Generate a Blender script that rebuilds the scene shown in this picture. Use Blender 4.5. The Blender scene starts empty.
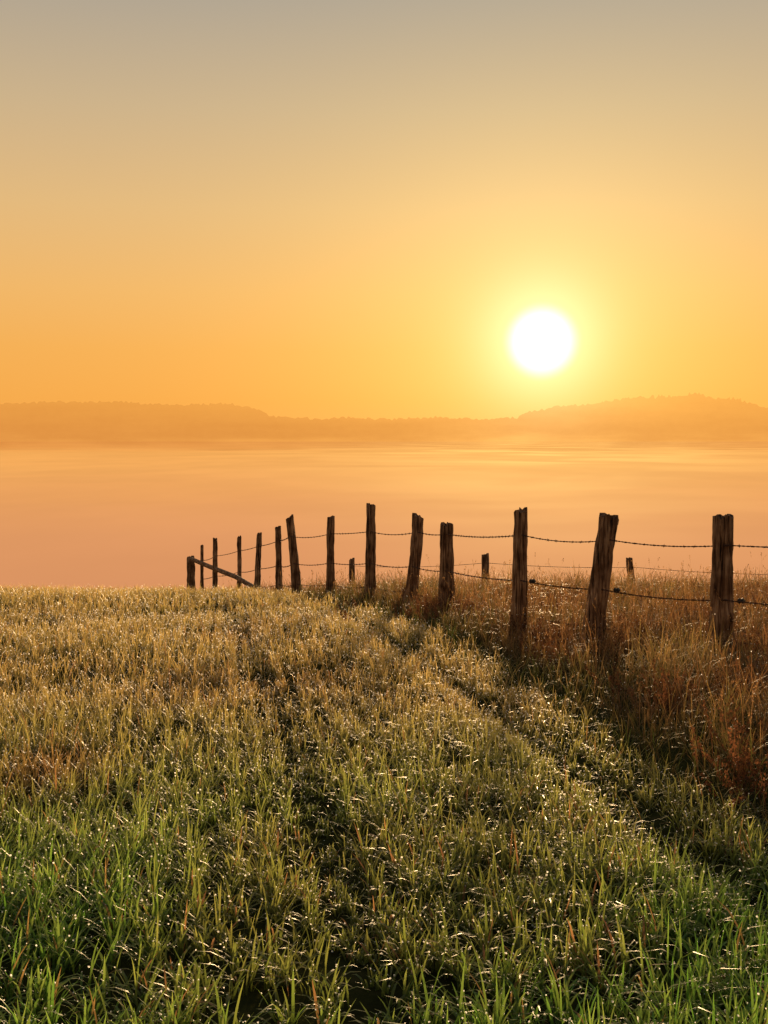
import bpy, math, random
import numpy as np
from mathutils import Vector, noise as mnoise

rng = np.random.default_rng(7)
random.seed(7)
ZC = 1.6            # eye height
SUN_AZ = math.radians(8.1)
SUN_EL = math.radians(5.0)
sun_dir = Vector((math.sin(SUN_AZ)*math.cos(SUN_EL), math.cos(SUN_AZ)*math.cos(SUN_EL), math.sin(SUN_EL)))
scene = bpy.context.scene

def lin(r, g, b):
    f = lambda c: (c/255/12.92) if c/255 <= 0.04045 else ((c/255+0.055)/1.055)**2.4
    return (f(r), f(g), f(b), 1.0)

# ---------------------------------------------------------------- noise / ground
def vnoise(x, y, scale, seed):
    r = np.random.default_rng(seed); G = 128
    g = r.random((G, G))
    u = np.asarray(x)/scale; v = np.asarray(y)/scale
    iu = np.floor(u).astype(int); iv = np.floor(v).astype(int)
    fu = u-iu; fv = v-iv
    fu = fu*fu*(3-2*fu); fv = fv*fv*(3-2*fv)
    a = g[iu % G, iv % G]; b = g[(iu+1) % G, iv % G]; c = g[iu % G, (iv+1) % G]; d = g[(iu+1) % G, (iv+1) % G]
    return (a*(1-fu)+b*fu)*(1-fv)+(c*(1-fu)+d*fu)*fv

_py = np.array([-400, -40, 0, 3, 6, 10.4, 14, 18, 22, 26, 31, 40, 60, 100, 160, 250, 400, 9000.])
_pz = np.array([6, -0.9, -1.55, -1.7, -1.86, -2.13, -2.35, -2.64, -3.1, -3.70, -4.62, -7, -13.5, -28, -48, -60, -62, -62.])
_yy = np.linspace(-400, 9000, 94001)
_zz = np.interp(_yy, _py, _pz)
_k = np.hanning(25); _k /= _k.sum()
_zz[20:-20] = np.convolve(_zz, _k, mode='same')[20:-20]
def xb(y):
    return np.interp(y, [0, 3.0, 4.6, 6.5, 9.5, 13, 18, 24, 31, 40], [3.0, 2.1, 1.7, 1.4, 1.0, 0.45, -1.0, -2.9, -6.2, -10])
def rut(x, y):
    """two wheel tracks following the crop rows towards the far end of the fence"""
    t2 = np.interp(y, [0, 3, 5, 8, 12, 20, 30], [.35, -.02, -.30, -.82, -1.55, -3.2, -5.6])
    w_ = .13
    br = .6+.6*vnoise(x*0+7, y+4, 1.1, 88)
    return (np.exp(-((x-t2)/w_)**2)*.9+np.exp(-((x-t2-1.55)/w_)**2))*br
def ground(x, y):
    x = np.asarray(x, float); y = np.asarray(y, float)
    z = np.interp(y, _yy, _zz) + ZC
    z = z + (vnoise(x+500, y+500, 2.3, 3)-.5)*0.07*np.clip(1.5-np.abs(y)/60, 0, 1)
    z = z - .04*rut(x, y)*np.clip((40-y)/10, 0, 1)
    return z

def make_obj(name, verts, faces, mat, cols=None, smooth=False, parent=None):
    me = bpy.data.meshes.new(name)
    verts = np.asarray(verts, np.float32); faces = np.asarray(faces, np.int32)
    nf, k = faces.shape
    me.vertices.add(len(verts)); me.vertices.foreach_set('co', verts.ravel())
    me.loops.add(nf*k); me.loops.foreach_set('vertex_index', faces.ravel())
    me.polygons.add(nf); me.polygons.foreach_set('loop_start', np.arange(0, nf*k, k, dtype=np.int32))
    me.update(calc_edges=True)
    if smooth:
        me.polygons.foreach_set('use_smooth', np.ones(nf, bool))
    if cols is not None:
        a = me.attributes.new('Col', 'FLOAT_COLOR', 'POINT')
        c = np.ones((len(verts), 4), np.float32); c[:, :3] = cols
        a.data.foreach_set('color', c.ravel())
    me.materials.append(mat)
    ob = bpy.data.objects.new(name, me)
    scene.collection.objects.link(ob)
    if parent: ob.parent = parent
    return ob

# ---------------------------------------------------------------- node helper
class NT:
    def __init__(s, tree):
        s.t = tree; s.n = tree.nodes; s.l = tree.links; s.n.clear()
    def new(s, typ, **kw):
        n = s.n.new(typ)
        for k, v in kw.items(): setattr(n, k, v)
        return n
    def put(s, sock, v):
        if isinstance(v, bpy.types.NodeSocket): s.l.new(v, sock)
        else: sock.default_value = v
    def math(s, op, a, b=None, c=None, clamp=False):
        n = s.new('ShaderNodeMath', operation=op); n.use_clamp = clamp
        s.put(n.inputs[0], a)
        if b is not None: s.put(n.inputs[1], b)
        if c is not None: s.put(n.inputs[2], c)
        return n.outputs[0]
    def mapr(s, v, a, b, c=0., d=1., smooth=False):
        n = s.new('ShaderNodeMapRange')
        if smooth: n.interpolation_type = 'SMOOTHSTEP'
        s.put(n.inputs['Value'], v)
        n.inputs['From Min'].default_value = a; n.inputs['From Max'].default_value = b
        n.inputs['To Min'].default_value = c; n.inputs['To Max'].default_value = d
        return n.outputs[0]
    def mix(s, f, a, b, mode='MIX'):
        n = s.new('ShaderNodeMix', data_type='RGBA', blend_type=mode)
        s.put(n.inputs[0], f); s.put(n.inputs[6], a); s.put(n.inputs[7], b)
        return n.outputs[2]
    def ramp(s, f, stops):
        n = s.new('ShaderNodeValToRGB'); e = n.color_ramp.elements
        while len(e) > 1: e.remove(e[-1])
        e[0].position = stops[0][0]; e[0].color = stops[0][1]
        for p, c in stops[1:]:
            k = e.new(p); k.color = c
        s.put(n.inputs[0], f)
        return n.outputs[0]
    def scale(s, col, f):
        n = s.new('ShaderNodeVectorMath', operation='SCALE')
        s.put(n.inputs[0], col); s.put(n.inputs[3], f)
        return n.outputs[0]
    def add(s, a, b):
        n = s.new('ShaderNodeVectorMath', operation='ADD')
        s.put(n.inputs[0], a); s.put(n.inputs[1], b)
        return n.outputs[0]

def sun_angle(nt, dirsock, sign=1.0):
    n = nt.new('ShaderNodeVectorMath', operation='DOT_PRODUCT')
    nt.put(n.inputs[0], dirsock); n.inputs[1].default_value = tuple(sun_dir*sign)
    d = nt.math('MINIMUM', n.outputs['Value'], 0.9999999)
    return nt.math('MULTIPLY', nt.math('ARCCOSINE', d), 180/math.pi), n.outputs['Value']

# ---------------------------------------------------------------- world
w = bpy.data.worlds.new("World"); scene.world = w; w.use_nodes = True
nt = NT(w.node_tree)
tc = nt.new('ShaderNodeTexCoord')
nrm = nt.new('ShaderNodeVectorMath', operation='NORMALIZE'); nt.l.new(tc.outputs['Generated'], nrm.inputs[0])
sep = nt.new('ShaderNodeSeparateXYZ'); nt.l.new(nrm.outputs[0], sep.inputs[0])
def zp(z): return (z+0.15)/0.85
f = nt.mapr(sep.outputs['Z'], -0.15, 0.70)
base = nt.ramp(f, [(zp(-.15), lin(226, 152, 100)), (zp(-.01), lin(243, 167, 84)), (zp(.035), lin(243, 168, 76)),
                   (zp(.08), lin(241, 172, 83)), (zp(.13), lin(237, 179, 101)), (zp(.20), lin(224, 182, 122)), (zp(.28), lin(201, 175, 136)),
                   (zp(.37), lin(170, 160, 144)), (zp(.60), lin(126, 132, 143))])
ang, dot = sun_angle(nt, nrm.outputs[0])
side = nt.mapr(dot, -0.2, 0.9, 0.55, 1.0, smooth=True)
base = nt.scale(base, side)
def gauss(a, s):
    q = nt.math('DIVIDE', a, s); q = nt.math('MULTIPLY', q, q); return nt.math('EXPONENT', nt.math('MULTIPLY', q, -1.0))
def expo(a, s): return nt.math('EXPONENT', nt.math('DIVIDE', a, -s))
g1 = nt.scale((0.13, 0.095, 0.01), gauss(ang, 13.0))
g2 = nt.scale((0.55, 0.50, 0.27), expo(ang, 2.8))
disc = nt.scale((1.6, 1.5, 1.2), nt.mapr(ang, 0.7, 2.1, 1.0, 0.0, smooth=True))
halo = nt.scale((0.10, 0.22, 0.22), gauss(ang, 2.8))
tot = nt.add(nt.add(base, g1), nt.add(g2, nt.add(disc, halo)))
sky = nt.new('ShaderNodeTexSky', sky_type='NISHITA')
sky.sun_disc = False; sky.sun_elevation = SUN_EL; sky.sun_rotation = SUN_AZ; sky.dust_density = 3.0
b1 = nt.new('ShaderNodeBackground'); nt.l.new(tot, b1.inputs[0]); b1.inputs[1].default_value = 1.0
b2 = nt.new('ShaderNodeBackground'); nt.l.new(sky.outputs[0], b2.inputs[0]); b2.inputs[1].default_value = 0.004
ad = nt.new('ShaderNodeAddShader'); nt.l.new(b1.outputs[0], ad.inputs[0]); nt.l.new(b2.outputs[0], ad.inputs[1])
out = nt.new('ShaderNodeOutputWorld'); nt.l.new(ad.outputs[0], out.inputs[0])

# ---------------------------------------------------------------- sun
sl = bpy.data.lights.new('sun', 'SUN'); sl.energy = 5.0; sl.angle = math.radians(3.4); sl.color = (1.0, 0.66, 0.33)
so = bpy.data.objects.new('sun', sl); scene.collection.objects.link(so)
so.rotation_euler = sun_dir.to_track_quat('Z', 'Y').to_euler(); so.location = (20, 120, 40)

# ---------------------------------------------------------------- materials
def mat_new(name):
    m = bpy.data.materials.new(name); m.use_nodes = True
    return m, NT(m.node_tree)

def plant_mat(name, trans=0.5, rough=0.38, gain=1.5, spec=0.5):
    m, t = mat_new(name)
    at = t.new('ShaderNodeAttribute', attribute_name='Col')
    p = t.new('ShaderNodeBsdfPrincipled'); t.l.new(at.outputs['Color'], p.inputs['Base Color'])
    p.inputs['Roughness'].default_value = rough; p.inputs['Specular IOR Level'].default_value = spec
    tr = t.new('ShaderNodeBsdfTranslucent'); t.l.new(t.scale(at.outputs['Color'], gain), tr.inputs['Color'])
    mx = t.new('ShaderNodeMixShader'); mx.inputs[0].default_value = trans
    t.l.new(p.outputs[0], mx.inputs[1]); t.l.new(tr.outputs[0], mx.inputs[2])
    o = t.new('ShaderNodeOutputMaterial'); t.l.new(mx.outputs[0], o.inputs[0])
    return m
m_wheat = plant_mat('wheat_leaf', 0.55, 0.42, 1.9)
m_verge = plant_mat('verge_grass', 0.5, 0.5, 1.5, 0.3)

m_soil, t = mat_new('soil')
geo = t.new('ShaderNodeNewGeometry')
nz = t.new('ShaderNodeTexNoise'); nz.inputs['Scale'].default_value = 9.0; nz.inputs['Detail'].default_value = 8
t.l.new(geo.outputs['Position'], nz.inputs['Vector'])
c = t.ramp(nz.outputs['Fac'], [(0.3, (0.022, 0.022, 0.008, 1)), (0.55, (0.04, 0.042, 0.013, 1)), (0.75, (0.065, 0.055, 0.022, 1))])
p = t.new('ShaderNodeBsdfPrincipled'); t.l.new(c, p.inputs['Base Color']); p.inputs['Roughness'].default_value = 1.0
p.inputs['Specular IOR Level'].default_value = 0.0
bp = t.new('ShaderNodeBump'); bp.inputs['Distance'].default_value = 0.03; t.l.new(nz.outputs['Fac'], bp.inputs['Height']); t.l.new(bp.outputs[0], p.inputs['Normal'])
o = t.new('ShaderNodeOutputMaterial'); t.l.new(p.outputs[0], o.inputs[0])

m_wood, t = mat_new('weathered_wood')
tcn = t.new('ShaderNodeTexCoord')
mp = t.new('ShaderNodeMapping'); mp.inputs['Scale'].default_value = (26, 26, 1.6); t.l.new(tcn.outputs['Object'], mp.inputs[0])
n1 = t.new('ShaderNodeTexNoise'); n1.inputs['Scale'].default_value = 1.6; n1.inputs['Detail'].default_value = 7; n1.inputs['Distortion'].default_value = .6
t.l.new(mp.outputs[0], n1.inputs['Vector'])
n2 = t.new('ShaderNodeTexNoise'); n2.inputs['Scale'].default_value = 5.0; n2.inputs['Detail'].default_value = 5; t.l.new(tcn.outputs['Object'], n2.inputs['Vector'])
c = t.ramp(n1.outputs['Fac'], [(0.36, (0.03, 0.014, 0.008, 1)), (0.46, (0.24, 0.135, 0.08, 1)), (0.66, (0.58, 0.40, 0.28, 1))])
c2 = t.ramp(n2.outputs['Fac'], [(0.35, (0.45, 0.36, 0.28, 1)), (0.65, (1.05, 1.0, 0.9, 1))])
c = t.mix(1.0, c, c2, 'MULTIPLY')
p = t.new('ShaderNodeBsdfPrincipled'); t.l.new(c, p.inputs['Base Color']); p.inputs['Roughness'].default_value = 0.8; p.inputs['Specular IOR Level'].default_value = .25
bp = t.new('ShaderNodeBump'); bp.inputs['Distance'].default_value = 0.02; bp.inputs['Strength'].default_value = 1.0
t.l.new(n1.outputs['Fac'], bp.inputs['Height']); t.l.new(bp.outputs[0], p.inputs['Normal'])
o = t.new('ShaderNodeOutputMaterial'); t.l.new(p.outputs[0], o.inputs[0])

m_wire, t = mat_new('rusty_wire')
p = t.new('ShaderNodeBsdfPrincipled'); n1 = t.new('ShaderNodeTexNoise'); n1.inputs['Scale'].default_value = 40
t.l.new(t.ramp(n1.outputs['Fac'], [(.3, (.05, .025, .014, 1)), (.7, (.16, .08, .045, 1))]), p.inputs['Base Color'])
p.inputs['Metallic'].default_value = .5; p.inputs['Roughness'].default_value = .6
o = t.new('ShaderNodeOutputMaterial'); t.l.new(p.outputs[0], o.inputs[0])

m_ins, t = mat_new('black_insulator')
p = t.new('ShaderNodeBsdfPrincipled'); p.inputs['Base Color'].default_value = (.02, .018, .016, 1); p.inputs['Roughness'].default_value = .4
o = t.new('ShaderNodeOutputMaterial'); t.l.new(p.outputs[0], o.inputs[0])

m_dew, t = mat_new('dew')
df = t.new('ShaderNodeBsdfDiffuse'); df.inputs['Color'].default_value = (.9, .9, .9, 1)
tr = t.new('ShaderNodeBsdfTranslucent'); tr.inputs['Color'].default_value = (1, 1, 1, 1)
mx = t.new('ShaderNodeMixShader'); mx.inputs[0].default_value = 0.97
t.l.new(df.outputs[0], mx.inputs[1]); t.l.new(tr.outputs[0], mx.inputs[2])
o = t.new('ShaderNodeOutputMaterial'); t.l.new(mx.outputs[0], o.inputs[0])

# ---------------------------------------------------------------- terrain
ys = np.concatenate([np.linspace(-300, -6, 20), np.arange(-5, 45, 0.25), np.linspace(46, 400, 80), np.linspace(450, 9000, 30)])
xs = np.concatenate([-np.geomspace(6000, 13, 34), np.arange(-12, 12.01, 0.06), np.geomspace(13, 6000, 34)])
X, Y = np.meshgrid(xs, ys)
Z = ground(X, Y)
V = np.stack([X.ravel(), Y.ravel(), Z.ravel()], 1)
nx, ny = len(xs), len(ys)
i = np.arange(nx-1); j = np.arange(ny-1); I, J = np.meshgrid(i, j)
b = (J*nx+I).ravel()
make_obj('ground', V, np.stack([b, b+1, b+1+nx, b+nx], 1), m_soil, smooth=True)

# ---------------------------------------------------------------- blades
def blades(P, az, L, W, lean, curl, S, cb, ct):
    """returns verts, quads, cols"""
    N = len(P)
    us = np.linspace(0, 1, S+1)
    V = np.zeros((N, S+1, 2, 3), np.float32)
    C = np.zeros((N, S+1, 2, 3), np.float32)
    r = np.zeros(N); h = np.zeros(N)
    side = np.stack([-np.sin(az), np.cos(az), np.zeros(N)], 1)
    for s, u in enumerate(us):
        if s > 0:
            thm = lean+curl*(u-0.5/S)**1.4
            r = r+np.sin(thm)*L/S; h = h+np.cos(thm)*L/S
        wd = W*(0.55+0.9*u)*(1-u**2.2)+0.0004 if S > 2 else W*(1-u*0.8)
        c = P+np.stack([np.cos(az)*r, np.sin(az)*r, h], 1)
        V[:, s, 0] = c-side*(wd/2)[:, None]; V[:, s, 1] = c+side*(wd/2)[:, None]
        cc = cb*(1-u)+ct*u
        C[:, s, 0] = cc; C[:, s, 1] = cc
    idx = np.arange(N)[:, None]*(S+1)*2+np.arange(S)[None]*2
    F = np.stack([idx, idx+1, idx+3, idx+2], -1).reshape(-1, 4)
    tips = V[:, :, 0]*.5+V[:, :, 1]*.5
    return V.reshape(-1, 3), F, C.reshape(-1, 3), tips

def merge(parts):
    Vs, Fs, Cs = [], [], []; off = 0
    for v, f_, c_ in parts:
        Vs.append(v); Fs.append(f_+off); Cs.append(c_); off += len(v)
    return np.concatenate(Vs), np.concatenate(Fs), np.concatenate(Cs)

def scatter(n_per_m2, y0, y1, margin=1.6, slope=0.37, side=None):
    ymax = slope*y1+margin
    n = int(n_per_m2*(y1-y0)*2*ymax)
    x = rng.uniform(-ymax, ymax, n); y = rng.uniform(y0, y1, n)
    k = np.abs(x) < slope*y+margin
    return x[k], y[k]

wheat, dewpos, dewr = [], [], []
for (y0, y1, dens, nb, S, wmul) in [(1.5, 5.0, 290, 9, 4, 1.0), (5.0, 9, 230, 7, 3, 1.0), (9, 15, 165, 6, 3, 1.15), (15, 26, 85, 5, 3, 1.6), (26, 34, 35, 4, 2, 2.4)]:
    x, y = scatter(dens, y0, y1, 1.4)
    # drilled seed rows
    rowd = 0.14; ca, sa = math.cos(.14), math.sin(.14)
    u = x*ca+y*sa; v = -x*sa+y*ca
    u = np.round(u/rowd)*rowd+rng.normal(0, .030, len(u))
    x = u*ca-v*sa; y = u*sa+v*ca
    k = x < xb(y)+rng.normal(0, .12, len(x))
    x, y = x[k], y[k]
    rt = rut(x, y)
    tall = (0.72+0.5*vnoise(x+50, y+50, 0.9, 11))*(1-.50*np.clip(rt, 0, 1))*(0.85+.3*vnoise(x+90, y+10, 4, 5))
    nearf = np.clip((5.8-y)/2.2, 0, 1)
    clump = vnoise(x+30, y+70, .26, 21)
    k = rng.random(len(x)) < np.where(nearf > .3, np.clip(clump*1.8+.05, .45, 1), 0.5+0.9*clump)
    x, y, tall, nearf = x[k], y[k], tall[k], nearf[k]
    tall = tall*rng.uniform(.75, 1.15, len(x))
    x = np.repeat(x, nb); y = np.repeat(y, nb); tall = np.repeat(tall, nb); nearf = np.repeat(nearf, nb)
    N = len(x)
    x = x+rng.normal(0, .014, N); y = y+rng.normal(0, .014, N)
    L = tall*rng.uniform(.10, .25, N); W = rng.uniform(.0045, .0095, N)*wmul*(1+.25*nearf)
    az = rng.uniform(0, 2*math.pi, N); lean = np.abs(rng.normal(.28, .25, N)); curl = rng.uniform(.1, 2.3, N)
    P = np.stack([x, y, ground(x, y)-.005], 1)
    pn = vnoise(x+11, y+33, 1.3, 31)[:, None]; rr = rng.random((N, 1))
    brownspot = np.exp(-(((x+1.85)/.30)**2+((y-6.0)/.6)**2))[:, None]
    dry = np.clip(vnoise(x+61, y+3, 1.1, 77)-.72, 0, 1)[:, None]*2.5
    dry = np.clip(dry*.5+brownspot*.8+(rng.random((N, 1)) < .05)*.8, 0, 1)
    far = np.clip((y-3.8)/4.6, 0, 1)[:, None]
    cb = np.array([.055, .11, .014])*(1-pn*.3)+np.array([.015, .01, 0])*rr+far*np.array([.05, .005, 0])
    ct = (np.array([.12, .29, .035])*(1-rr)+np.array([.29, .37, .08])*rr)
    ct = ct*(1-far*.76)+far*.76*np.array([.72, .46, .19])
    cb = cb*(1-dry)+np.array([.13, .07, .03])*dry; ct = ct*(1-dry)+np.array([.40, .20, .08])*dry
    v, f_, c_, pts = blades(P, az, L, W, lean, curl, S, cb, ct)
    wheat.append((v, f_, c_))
    frac = .5 if y0 < 4 else (.6 if y0 < 8 else (.55 if y0 < 15 else .28))
    sel = np.nonzero(rng.random(N) < frac)[0]
    si = rng.integers(max(1, S-1), S+1, len(sel)); tt_ = rng.random((len(sel), 1))
    pp_ = pts[sel, si]*tt_+pts[sel, si-1]*(1-tt_)
    dewpos.append(pp_+rng.normal(0, .001, pp_.shape)+[0, 0, .003]); dd = pts[sel, si][:, 1]
    dewr.append((.28+.72*rng.random(len(sel))**2.5)*(.0026+.00040*dd))
v, f_, c_ = merge(wheat)
make_obj('wheat_field', v, f_, m_wheat, c_)
print('wheat quads', len(f_))

def beads(P, r):
    """tiny dew beads: two crossed six-sided lens faces each"""
    N = len(P); k = 6
    a = rng.uniform(-.6, .6, N)
    Vs = []; 
    for off in (0, math.pi/2):
        t1 = np.stack([np.cos(a+off), np.sin(a+off), np.zeros(N)], 1); up = np.array([0, 0, 1.])
        for q in range(k):
            th = 2*math.pi*q/k
            Vs.append(P+(t1*math.cos(th)+up*math.sin(th))*r[:, None])
    V = np.stack(Vs, 1).reshape(-1, 3)
    F = np.arange(N*2*k).reshape(-1, k)
    return V, F

# ---------------------------------------------------------------- verge
verge = []
def spike_heads(top, dirv, length, width, n, cb, sz):
    N = len(top)
    t_ = rng.random((N, n)); a = rng.uniform(0, 2*math.pi, (N, n))
    rad = width[:, None]*np.sin(np.clip(t_*.9+.1, 0, 1)*math.pi)**.7*rng.uniform(.3, 1, (N, n))
    c = top[:, None]-dirv[:, None]*(t_*length[:, None])[..., None]+np.stack([np.cos(a)*rad, np.sin(a)*rad, rad*0], -1)
    c = c.reshape(-1, 3); M = len(c)
    d1 = rng.normal(size=(M, 3)); d1[:, 2] = np.abs(d1[:, 2])+.8; d1 /= np.linalg.norm(d1, axis=1)[:, None]
    d2 = np.cross(d1, rng.normal(size=(M, 3))); d2 /= np.linalg.norm(d2, axis=1)[:, None]
    s = (sz*rng.uniform(.6, 1.3, M))[:, None]
    V = np.stack([c-d1*s, c+d2*s*.45, c+d1*s, c-d2*s*.45], 1).reshape(-1, 3)
    F = np.arange(M*4).reshape(-1, 4)
    C = np.repeat(np.repeat(cb, n, 0)*rng.uniform(.7, 1.3, (M, 1)), 4, 0)
    return V, F, C

for (y0, y1, dens, S, wm) in [(2.5, 8, 750, 4, 1.2), (8, 14, 560, 3, 1.5), (14, 22, 260, 3, 2.0), (22, 34, 100, 3, 2.6)]:
    x, y = scatter(dens, y0, y1, 1.8)
    k = x > xb(y)+rng.normal(.05, .15, len(x)); x, y = x[k], y[k]
    cell = .17; cx_ = np.floor(x/cell); cy_ = np.floor(y/cell)
    hsh = np.sin(cx_*127.1+cy_*311.7)*43758.5453; h1 = hsh-np.floor(hsh); hsh = np.sin(cx_*269.5+cy_*183.3)*43758.5453; h2 = hsh-np.floor(hsh)
    tx = (cx_+.15+.7*h1)*cell; ty = (cy_+.15+.7*h2)*cell
    pull = rng.uniform(.2, .85, len(x)); ox, oy = x-tx, y-ty
    x = x-ox*pull; y = y-oy*pull
    tuft = np.clip(.55*vnoise(x+200, y+100, .35, 41)+.6*((h1*7.3+h2*3.1) % 1), 0, 1)
    k = rng.random(len(x)) < .3+.9*tuft; x, y, tuft, ox, oy = x[k], y[k], tuft[k], ox[k], oy[k]
    N = len(x)
    inn = np.clip((x-xb(y))/1.2, 0, 1)
    L = (.14+.21*inn)*rng.uniform(.6, 1.3, N)*(.4+1.2*tuft)
    W = rng.uniform(.003, .0065, N)*wm
    az = np.arctan2(oy, ox)+rng.normal(0, .8, N); lean = np.abs(rng.normal(.2, .2, N)); curl = rng.uniform(.3, 2.1, N)
    P = np.stack([x, y, ground(x, y)-.005], 1)
    r1 = rng.random((N, 1)); red = np.clip(vnoise(x+5, y+9, .8, 51)*2.2-.6, 0, 1)[:, None]*np.clip(inn*1.5, 0, 1)[:, None]
    green = np.array([.08, .13, .025]); straw = np.array([.46, .28, .10]); rust = np.array([.30, .12, .045])
    mixs = np.clip(r1*r1*.9+.42*inn[:, None]+.5*(vnoise(x+77, y+99, 1.1, 55)[:, None]-.5), 0, 1)
    ct = green*(1-mixs)+straw*mixs; ct = ct*(1-red*.75)+rust*red*.75
    ct = ct*(.6+.7*((tuft*13.7) % 1))[:, None]
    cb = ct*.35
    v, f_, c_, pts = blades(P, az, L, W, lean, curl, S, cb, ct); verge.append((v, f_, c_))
    sel = np.nonzero(rng.random(N) < .14)[0]
    dewpos.append(pts[sel, S]); dewr.append((.28+.72*rng.random(len(sel))**3)*(.0022+.00026*pts[sel, S][:, 1]))
# stalks with seed heads
for (y0, y1, dens, wm, Lm) in [(4, 10, 18, 1.0, .85), (10, 17, 42, 1.1, 1.25), (17, 34, 14, 1.5, 1.0)]:
    x, y = scatter(dens, y0, y1, 2.2)
    k = x > xb(y)+.45+rng.normal(0, .15, len(x)); x, y = x[k], y[k]
    k = rng.random(len(x)) < vnoise(x+20, y+30, .7, 61)*1.4-.1; x, y = x[k], y[k]
    N = len(x)
    L = rng.uniform(.22, .56, N)*Lm*np.where(rng.random(N) < .12, 1.35, 1.0); W = np.full(N, .0032*wm)
    az = rng.uniform(0, 2*math.pi, N); lean = np.abs(rng.normal(0, .16, N)); curl = rng.uniform(0, .8, N)
    P = np.stack([x, y, ground(x, y)], 1)
    col = np.array([.36, .20, .085])*(rng.uniform(.6, 1.2, (N, 1)))
    v, f_, c_, pts = blades(P, az, L, W, lean, curl, 4, col*.7, col); verge.append((v, f_, c_))
    d = pts[:, 4]-pts[:, 3]; d /= np.linalg.norm(d, axis=1)[:, None]
    verge.append(spike_heads(pts[:, 4], d, rng.uniform(.05, .12, N), rng.uniform(.006, .02, N), 14, col*1.1, .007*wm))
v, f_, c_ = merge(verge)
make_obj('tall_verge_grass', v, f_, m_verge, c_)
print('verge quads', len(f_))
# reddish dock / sorrel weeds
docks = []
x, y = scatter(8, 4.2, 19, 1.5)
k = (x > xb(y)+.5) & (rng.random(len(x)) < np.clip(vnoise(x+5, y+9, .8, 51)*2.4-.7, 0.05, 1)); x, y = x[k], y[k]
x = np.concatenate([x, rng.normal(2.0, .18, 20), rng.normal(.75, .5, 14), rng.normal(3.2, .18, 4), rng.normal(2.3, .18, 4)]); y = np.concatenate([y, rng.normal(5.7, .35, 20), rng.normal(14, .9, 14), rng.normal(10.1, .1, 4), rng.normal(11.2, .1, 4)])
n0 = len(x); x = np.repeat(x, 5)+rng.normal(0, .05, n0*5); y = np.repeat(y, 5)+rng.normal(0, .05, n0*5)
N = len(x); L = rng.uniform(.14, .40, N)
az = rng.uniform(0, 2*math.pi, N); lean = np.abs(rng.normal(.2, .25, N)); curl = rng.uniform(-.1, .9, N)
P = np.stack([x, y, ground(x, y)], 1)
col = np.array([.16, .068, .03])*rng.uniform(.35, 1.25, (N, 1))
v, f_, c_, pts = blades(P, az, L, np.full(N, .005), lean, curl, 4, col*.7, col); docks.append((v, f_, c_))
d = pts[:, 4]-pts[:, 2]; d /= np.linalg.norm(d, axis=1)[:, None]
docks.append(spike_heads(pts[:, 4], d, L*.6, rng.uniform(.014, .03, N), 45, col, .010))
v, f_, c_ = merge(docks)
make_obj('dock_weeds', v, f_, m_verge, c_)
# dew
v, f_ = beads(np.concatenate(dewpos), np.concatenate(dewr))
make_obj('dew_droplets', v, f_, m_dew)
print('dew', len(f_)//2)

# ---------------------------------------------------------------- fence
def tube(path, rad, nseg=5, closed_caps=False):
    path = [Vector(p_) for p_ in path]
    V, F = [], []
    for a_, p_ in enumerate(path):
        d = (path[min(a_+1, len(path)-1)]-path[max(a_-1, 0)]).normalized()
        up = Vector((0, 0, 1)) if abs(d.z) < .9 else Vector((1, 0, 0))
        s_ = d.cross(up).normalized(); q = s_.cross(d)
        r_ = rad[a_] if hasattr(rad, '__len__') else rad
        for k_ in range(nseg):
            a = 2*math.pi*k_/nseg
            V.append(p_+s_*math.cos(a)*r_+q*math.sin(a)*r_)
    for a_ in range(len(path)-1):
        for k_ in range(nseg):
            k2 = (k_+1) % nseg
            F.append((a_*nseg+k_, a_*nseg+k2, (a_+1)*nseg+k2, (a_+1)*nseg+k_))
    return V, F

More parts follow.
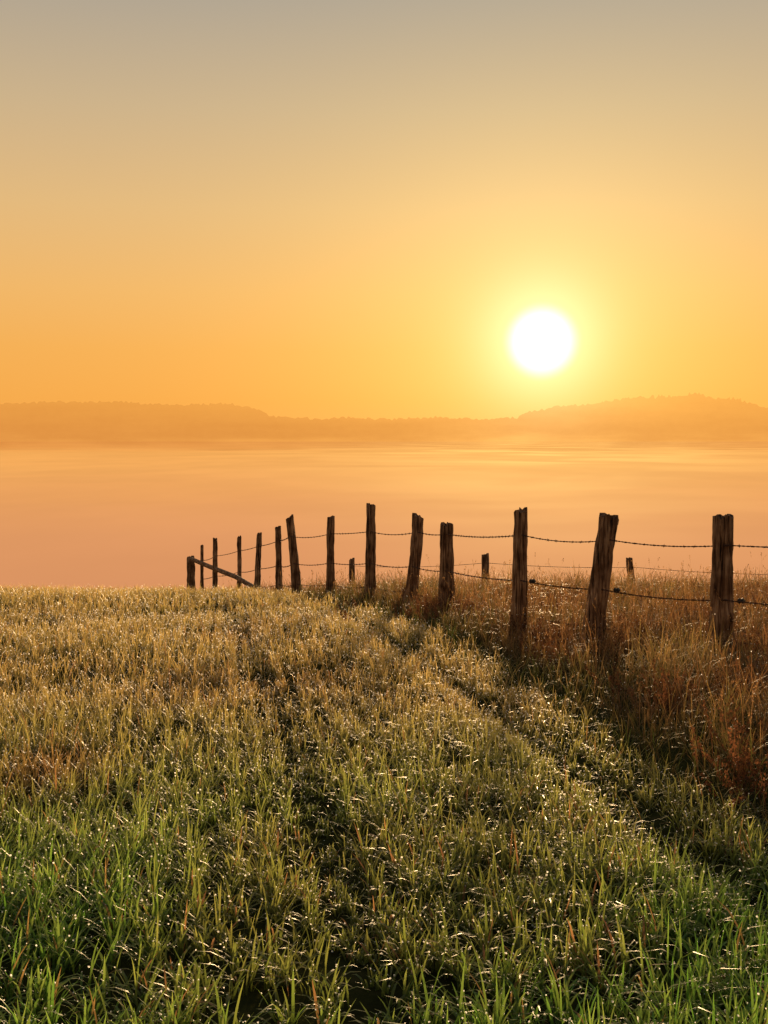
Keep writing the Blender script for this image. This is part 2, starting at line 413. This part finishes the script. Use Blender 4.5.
def build_post(name, x, y, ztop, w_, leanx, leany, parent, seed, slant=0.0, bend=0.0):
    """split-timber post: irregular section, splits, broken slanted top"""
    r = random.Random(seed)
    z0 = float(ground(x, y))-.25
    zt = ztop
    H = zt-z0; ns = 20; nr = 34
    lob = [(r.uniform(.04, .12), r.randint(2, 4), r.uniform(0, 6.28)) for _ in range(3)]
    cracks = [(r.uniform(0, 6.28), r.uniform(.14, .34), r.uniform(.06, .12)) for _ in range(5)]
    knots = [(r.uniform(0, 6.28), r.uniform(.25, .9), r.uniform(.10, .22)) for _ in range(3)]
    V, F = [], []
    for a_ in range(nr+1):
        u = a_/nr
        taper = 1.06-.16*u+.10*math.exp(-((u-.25)/.2)**2)*.85
        for k_ in range(ns):
            th = 2*math.pi*k_/ns
            rad = 1+sum(am*math.sin(fr*th+ph+u*.6) for am, fr, ph in lob)
            for ct_, dp, wd in cracks:
                dth = (th-ct_-.25*math.sin(u*3+ct_)+math.pi) % (2*math.pi)-math.pi
                rad -= dp*math.exp(-(dth/ (wd*1.6))**2)*(.4+.6*u)
            for ka, ku, kd in knots:
                dth = (th-ka+math.pi) % (2*math.pi)-math.pi
                rad += kd*math.exp(-(dth/.45)**2-((u-ku)/.035)**2)
            rad += .18*(mnoise.noise(Vector((math.cos(th)*1.4+seed*7, math.sin(th)*1.4, u*H*3.5))))
            rad += .09*(mnoise.noise(Vector((math.cos(th)*4+seed*3, math.sin(th)*4, u*H*9))))
            rr_ = w_/2*rad*taper
            px = math.cos(th)*rr_; py_ = math.sin(th)*rr_*.85
            zz_ = z0+u*H
            if a_ >= nr-1:
                zz_ += slant*px+ .05*mnoise.noise(Vector((px*25+seed, py_*25, 3)))*1.6
            bx = bend*math.sin(u*math.pi)
            V.append(((u-.15)*leanx*1.0+bx+px, (u-.15)*leany+py_, zz_))
    cx = .85*leanx; base = len(V)
    for k_ in range(ns):
        q = V[nr*ns+k_]; V.append((cx+(q[0]-cx)*.5, .85*leany+(q[1]-.85*leany)*.5, q[2]+.008*r.uniform(-1, 1.5)))
    V.append((cx, .85*leany, zt+.004))
    tri = []
    for a_ in range(nr):
        for k_ in range(ns):
            k2 = (k_+1) % ns
            F.append((a_*ns+k_, a_*ns+k2, (a_+1)*ns+k2, (a_+1)*ns+k_))
    for k_ in range(ns):
        k2 = (k_+1) % ns
        F.append((nr*ns+k_, nr*ns+k2, base+k2, base+k_)); tri.append((base+k_, base+k2, base+ns))
    me = bpy.data.meshes.new(name); me.from_pydata([tuple(v_) for v_ in V], [], F+tri); me.materials.append(m_wood)
    for pl in me.polygons: pl.use_smooth = False
    ob = bpy.data.objects.new(name, me); scene.collection.objects.link(ob)
    ob.location = (x, y, 0); ob.parent = parent
    return ob

fence = bpy.data.objects.new('barbed_wire_fence', None); scene.collection.objects.link(fence)
posts = [
 (722, 10.4, 517, .215, .00, .00, .1),
 (593, 11.5, 516, .215, .19, -.01, -.2),
 (519.5, 12.5, 511, .165, .015, .0, .05),
 (446, 15.5, 524, .19, .0, .01, .0),
 (408, 16.5, 516, .175, .18, .03, -.5),
 (369, 18.0, 505, .145, .03, .01, .0),
 (330, 19.5, 517, .135, .02, .0, .2),
 (297, 21.0, 518, .165, -.15, .02, .3),
 (279, 23.0, 527, .13, .0, .01, .0),
 (257, 25.0, 534, .14, .08, .0, .2),
 (239, 27.0, 537, .13, .03, .01, .1),
 (215, 28.5, 539, .12, .03, .0, .0),
 (202, 30.0, 546, .09, .02, .0, .0),
 (191, 31.0, 557, .24, .0, .0, .0)]
def zof(yp, d): return ZC-math.tan(math.radians(3.75)+math.atan((yp-512)/1100))*d
PW = []
for n_, (px, d, yt, w_, lx, bd, sl_) in enumerate(posts):
    x = (px-384)/1100*d*1.008; zt = zof(yt, d)
    build_post('post_%d' % (n_+1), x, d, zt, w_, lx, random.uniform(-.03, .03), fence, n_+3, sl_, bd)
    PW.append((x, d, zt, float(ground(x, d)), lx, w_))

def wire(name, pts, parent, rad=.003, sag=.03, barbs=True, twist=True, step=.02):
    VV, FF = [], []
    def addm(v_, f_):
        o_ = len(VV); VV.extend([tuple(q) for q in v_]); FF.extend([tuple(i_+o_ for i_ in q) for q in f_])
    cl = []
    for a_, b_ in zip(pts[:-1], pts[1:]):
        a_, b_ = Vector(a_), Vector(b_); Ln = (b_-a_).length; n_ = max(4, int(Ln/step))
        sg = sag*random.uniform(.4, 1.6)
        for i_ in range(n_):
            u = i_/n_; q = a_.lerp(b_, u); q.z -= sg*4*u*(1-u); cl.append(q)
    cl.append(Vector(pts[-1]))
    for ph in ((0, math.pi) if twist else (0,)):
        path = []
        for i_, q in enumerate(cl):
            a = i_*step*2*math.pi/.09+ph
            path.append(q+Vector((0, 1, 0))*math.cos(a)*rad*.9+Vector((0, 0, 1))*math.sin(a)*rad*.9 if twist else q)
        addm(*tube(path, rad, 4))
    if barbs:
        k_ = int(.13/step)
        for i_ in range(k_, len(cl)-1, k_):
            q = cl[i_]
            for _ in range(2):
                dv = Vector((random.uniform(-.6, .6), random.uniform(-1, 1), random.uniform(-1, 1))).normalized()*.021
                addm(*tube([q-dv, q, q+dv], [.001, rad*.9, .001], 4))
            addm(*tube([q-Vector((.010, 0, 0)), q+Vector((.010, 0, 0))], rad*2.1, 5))
    me = bpy.data.meshes.new(name); me.from_pydata(VV, [], FF); me.materials.append(m_wire)
    ob = bpy.data.objects.new(name, me); scene.collection.objects.link(ob); ob.parent = parent

def wire_pts(frac):
    out_ = []
    for (x, d, zt, zg, lx, w_) in PW[:13]:
        u = frac
        out_.append((x+lx*(u-.1), d-w_*.48, min(zg+1.30*u, zt-.07)))
    x, d, zt, zg, lx, w_ = PW[0]
    return [(x+4.0, d-3.2, float(ground(x+4, d-3.2))+1.3*frac), (x+1.7, d-1.45, float(ground(x+1.7, d-1.45))+1.3*frac)]+out_
for n_, fr in enumerate((.89, .49, .19)):
    wire('wire_%d' % (n_+1), wire_pts(fr), fence, rad=.0038 if n_ < 2 else .0028, sag=.03)
for n_, (dx, dy) in enumerate(((1.7, -1.45), (4.0, -3.2))):
    x, d = PW[0][0]+dx, PW[0][1]+dy
    build_post('post_%d' % (15+n_), x, d, float(ground(x, d))+1.33, .19, .03, 0, fence, 40+n_, .1, 0)
def blob(name, loc, r_, parent):
    V, F = tube([Vector(loc)+Vector((-r_*1.2, 0, 0)), Vector(loc)+Vector((-r_*.6, 0, 0)), Vector(loc), Vector(loc)+Vector((r_*.5, 0, 0)), Vector(loc)+Vector((r_*1.3, 0, 0))], [r_*.4, r_, r_*.55, r_, r_*.3], 8)
    F = [tuple(q) for q in F]+[tuple(range(8)), tuple(range(39, 31, -1))]
    me = bpy.data.meshes.new(name); me.from_pydata([tuple(v_) for v_ in V], [], F); me.materials.append(m_ins)
    ob = bpy.data.objects.new(name, me); scene.collection.objects.link(ob); ob.parent = parent
c_ = 0
wp2 = wire_pts(.49)
for i_ in (0, 1, 2):
    p_ = wp2[2+i_]; c_ += 1
    blob('insulator_%d' % c_, (p_[0]+PW[i_][5]*.5+.05, p_[1]+.03, p_[2]-.01), .030, fence)
V, F = tube([(-5.42, 30.8, zof(559, 30.8)), (-4.6, 29.0, zof(567, 29.0)), (-3.6, 26.6, zof(577, 26.6)), (-2.9, 25.2, zof(590, 25.2))], [.06, .065, .06, .06], 8)
me = bpy.data.meshes.new('brace'); me.from_pydata([tuple(v_) for v_ in V], [], F+[tuple(range(8)), tuple(range(31, 23, -1))]); me.materials.append(m_wood)
ob = bpy.data.objects.new('brace', me); scene.collection.objects.link(ob); ob.parent = fence

fence2 = bpy.data.objects.new('barbed_wire_fence.001', None); scene.collection.objects.link(fence2)
PB = []
for n_, (px, d, yt, w_, lx) in enumerate([(352, 30, 559, .17, 0), (486, 26, 555, .18, -.03), (634, 25, 559, .16, -.14), (830, 24, 566, .15, .05)]):
    x = (px-384)/1100*d*1.005; zt = zof(yt, d)
    build_post('post_%d' % (n_+1), x, d, zt, w_, lx, 0, fence2, 60+n_, .2, 0)
    PB.append((x, d-.07, zt-.18))
wire('wire_1', PB[::-1], fence2, rad=.004, sag=.05, barbs=False, step=.05)

# ---------------------------------------------------------------- fog bank over the valley, its scattered light painted as emission
m_fog_glow, t = mat_new('fog')
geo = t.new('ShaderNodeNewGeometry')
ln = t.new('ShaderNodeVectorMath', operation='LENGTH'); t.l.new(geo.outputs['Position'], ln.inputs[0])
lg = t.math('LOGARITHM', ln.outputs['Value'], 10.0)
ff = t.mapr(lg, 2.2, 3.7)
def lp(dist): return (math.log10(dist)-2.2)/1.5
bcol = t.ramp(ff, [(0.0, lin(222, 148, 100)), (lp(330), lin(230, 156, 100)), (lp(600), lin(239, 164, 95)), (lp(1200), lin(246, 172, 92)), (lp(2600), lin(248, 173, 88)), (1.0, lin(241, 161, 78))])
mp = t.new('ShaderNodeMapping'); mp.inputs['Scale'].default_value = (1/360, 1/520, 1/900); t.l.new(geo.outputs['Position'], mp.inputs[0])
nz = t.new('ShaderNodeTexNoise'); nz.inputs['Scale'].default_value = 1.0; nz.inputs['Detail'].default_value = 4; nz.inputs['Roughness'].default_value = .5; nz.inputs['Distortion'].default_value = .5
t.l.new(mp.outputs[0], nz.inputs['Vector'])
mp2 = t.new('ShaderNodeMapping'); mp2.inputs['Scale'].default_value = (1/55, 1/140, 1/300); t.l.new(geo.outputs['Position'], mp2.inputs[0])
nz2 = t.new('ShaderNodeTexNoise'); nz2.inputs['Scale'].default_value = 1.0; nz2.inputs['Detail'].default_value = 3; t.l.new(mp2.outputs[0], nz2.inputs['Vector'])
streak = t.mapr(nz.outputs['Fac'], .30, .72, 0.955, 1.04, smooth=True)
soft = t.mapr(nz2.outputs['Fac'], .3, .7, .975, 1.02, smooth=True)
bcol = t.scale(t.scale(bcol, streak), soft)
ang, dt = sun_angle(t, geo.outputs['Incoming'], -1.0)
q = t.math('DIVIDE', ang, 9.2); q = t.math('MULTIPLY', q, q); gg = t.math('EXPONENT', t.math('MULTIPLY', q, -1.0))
glow_mod = t.mapr(nz.outputs['Fac'], .40, .62, 0.65, 1.4, smooth=True)
glow = t.scale((0.34, 0.29, 0.09), t.math('MULTIPLY', gg, glow_mod))  # painted forward scatter: sheet brightens when seen towards the sun
em = t.new('ShaderNodeEmission'); t.l.new(t.add(bcol, glow), em.inputs[0]); em.inputs[1].default_value = 0.95  # sheet glows by itself, standing in for sunlit fog
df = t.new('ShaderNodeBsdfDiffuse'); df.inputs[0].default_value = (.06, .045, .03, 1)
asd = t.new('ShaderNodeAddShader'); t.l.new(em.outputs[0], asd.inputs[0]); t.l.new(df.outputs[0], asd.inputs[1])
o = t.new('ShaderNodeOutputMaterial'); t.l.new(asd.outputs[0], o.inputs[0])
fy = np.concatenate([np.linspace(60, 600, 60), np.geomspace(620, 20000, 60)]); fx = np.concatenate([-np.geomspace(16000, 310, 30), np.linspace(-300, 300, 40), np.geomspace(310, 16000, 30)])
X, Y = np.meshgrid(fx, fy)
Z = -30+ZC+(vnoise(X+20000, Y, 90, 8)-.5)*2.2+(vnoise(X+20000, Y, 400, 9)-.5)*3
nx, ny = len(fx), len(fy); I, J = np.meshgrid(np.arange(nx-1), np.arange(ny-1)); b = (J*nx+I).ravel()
make_obj('emissive_fog_bank', np.stack([X.ravel(), Y.ravel(), Z.ravel()], 1), np.stack([b, b+1, b+1+nx, b+nx], 1), m_fog_glow, smooth=True)

# ---------------------------------------------------------------- distant wooded hills, haze painted with emission and transparency
def hill_mat(name, dens, z0, z1):
    m, t = mat_new(name)
    geo = t.new('ShaderNodeNewGeometry'); sp = t.new('ShaderNodeSeparateXYZ'); t.l.new(geo.outputs['Position'], sp.inputs[0])
    mp = t.new('ShaderNodeMapping'); mp.inputs['Scale'].default_value = (1/300, 1/500, 1/40); t.l.new(geo.outputs['Position'], mp.inputs[0])
    nz = t.new('ShaderNodeTexNoise'); nz.inputs['Scale'].default_value = 1.0; nz.inputs['Detail'].default_value = 4; t.l.new(mp.outputs[0], nz.inputs['Vector'])
    mp2 = t.new('ShaderNodeMapping'); mp2.inputs['Scale'].default_value = (1/22, 1/22, 1/16); t.l.new(geo.outputs['Position'], mp2.inputs[0])
    nz2 = t.new('ShaderNodeTexNoise'); nz2.inputs['Scale'].default_value = 1.0; nz2.inputs['Detail'].default_value = 3; t.l.new(mp2.outputs[0], nz2.inputs['Vector'])
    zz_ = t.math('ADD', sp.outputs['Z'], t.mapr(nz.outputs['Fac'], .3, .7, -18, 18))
    fac = t.mapr(zz_, z0, z1, 0.0, 1.0, smooth=True)  # painted haze: hill fades out towards its base
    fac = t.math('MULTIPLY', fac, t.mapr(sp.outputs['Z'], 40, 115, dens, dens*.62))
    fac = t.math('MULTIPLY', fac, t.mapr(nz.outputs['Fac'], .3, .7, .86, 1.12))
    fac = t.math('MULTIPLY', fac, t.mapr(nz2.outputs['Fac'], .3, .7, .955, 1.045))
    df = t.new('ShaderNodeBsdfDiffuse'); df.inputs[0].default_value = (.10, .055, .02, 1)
    em = t.new('ShaderNodeEmission'); em.inputs[0].default_value = lin(208, 120, 46); em.inputs[1].default_value = .95  # scattered haze light put in as a self-glow
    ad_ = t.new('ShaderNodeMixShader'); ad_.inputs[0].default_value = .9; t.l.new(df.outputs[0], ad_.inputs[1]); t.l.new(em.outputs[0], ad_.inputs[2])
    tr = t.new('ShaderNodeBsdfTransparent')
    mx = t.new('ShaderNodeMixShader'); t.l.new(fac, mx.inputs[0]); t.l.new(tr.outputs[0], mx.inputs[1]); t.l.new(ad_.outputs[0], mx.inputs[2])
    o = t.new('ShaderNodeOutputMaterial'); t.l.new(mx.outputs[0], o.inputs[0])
    return m
def hill(name, D, prof, mat, seed, jag=5.0):
    xs_ = np.arange(prof[0][0], prof[-1][0], 2.0)
    top = np.interp(xs_, [p_[0] for p_ in prof], [p_[1] for p_ in prof])
    k_ = np.hanning(25); k_ /= k_.sum(); pad = np.pad(top, 12, mode='edge'); top = np.convolve(pad, k_, 'valid')
    crown = (vnoise(xs_+9000, xs_*0+seed, 7, seed)-.5)*jag*1.4+(vnoise(xs_+9000, xs_*0+seed, 26, seed+1)-.5)*jag*1.3+(vnoise(xs_+9000, xs_*0, 120, seed+2)-.5)*jag
    spk = (vnoise(xs_+9000, xs_*0+3, 60, seed+3) > .5)*np.abs(vnoise(xs_+9000, xs_*0+5, 4, seed+4)-.3)*jag*2.4
    spk = spk*np.clip((xs_-hx(540, 3200))/300, .25, 1)
    top = top+crown+spk
    rows = [(-10, None), (-4, .6), (0, 1.0)]
    V = []
    for dy, fr in rows:
        V.append(np.stack([xs_, np.full_like(xs_, D+dy), (-70+(top+70)*fr) if fr else np.full_like(xs_, -70.)], 1))
    V = np.concatenate(V); nx = len(xs_); I, J = np.meshgrid(np.arange(nx-1), np.arange(2)); b = (J*nx+I).ravel()
    return make_obj(name, V, np.stack([b, b+1, b+1+nx, b+nx], 1), mat)
def hz(yp, d): return zof(yp, d)
def hx(px, d): return (px-384)/1100*d
D2 = 3200
mh = hill_mat('forest_painted_haze', .40, -46, 26)
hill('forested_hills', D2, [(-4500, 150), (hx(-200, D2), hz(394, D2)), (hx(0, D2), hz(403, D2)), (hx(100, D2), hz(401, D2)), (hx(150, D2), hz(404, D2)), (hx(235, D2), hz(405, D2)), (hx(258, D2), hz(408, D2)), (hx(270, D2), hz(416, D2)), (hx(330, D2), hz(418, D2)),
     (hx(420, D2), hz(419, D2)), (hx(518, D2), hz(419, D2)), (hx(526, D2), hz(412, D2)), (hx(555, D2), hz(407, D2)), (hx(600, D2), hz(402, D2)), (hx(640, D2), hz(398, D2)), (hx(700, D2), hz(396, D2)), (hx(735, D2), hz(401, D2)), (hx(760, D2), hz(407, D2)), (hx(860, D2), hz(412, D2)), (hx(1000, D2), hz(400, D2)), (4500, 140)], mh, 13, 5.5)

# ---------------------------------------------------------------- camera
cam = bpy.data.cameras.new('camera'); co = bpy.data.objects.new('camera', cam); scene.collection.objects.link(co)
co.location = (0, 0, ZC); co.rotation_euler = (math.radians(90-3.75), 0, 0)
cam.sensor_fit = 'VERTICAL'; cam.sensor_height = 36; cam.lens = 36*1100/1024
cam.clip_end = 60000; cam.clip_start = .05
scene.camera = co
scene.view_settings.view_transform = 'Standard'; scene.view_settings.look = 'None'; scene.view_settings.exposure = 0
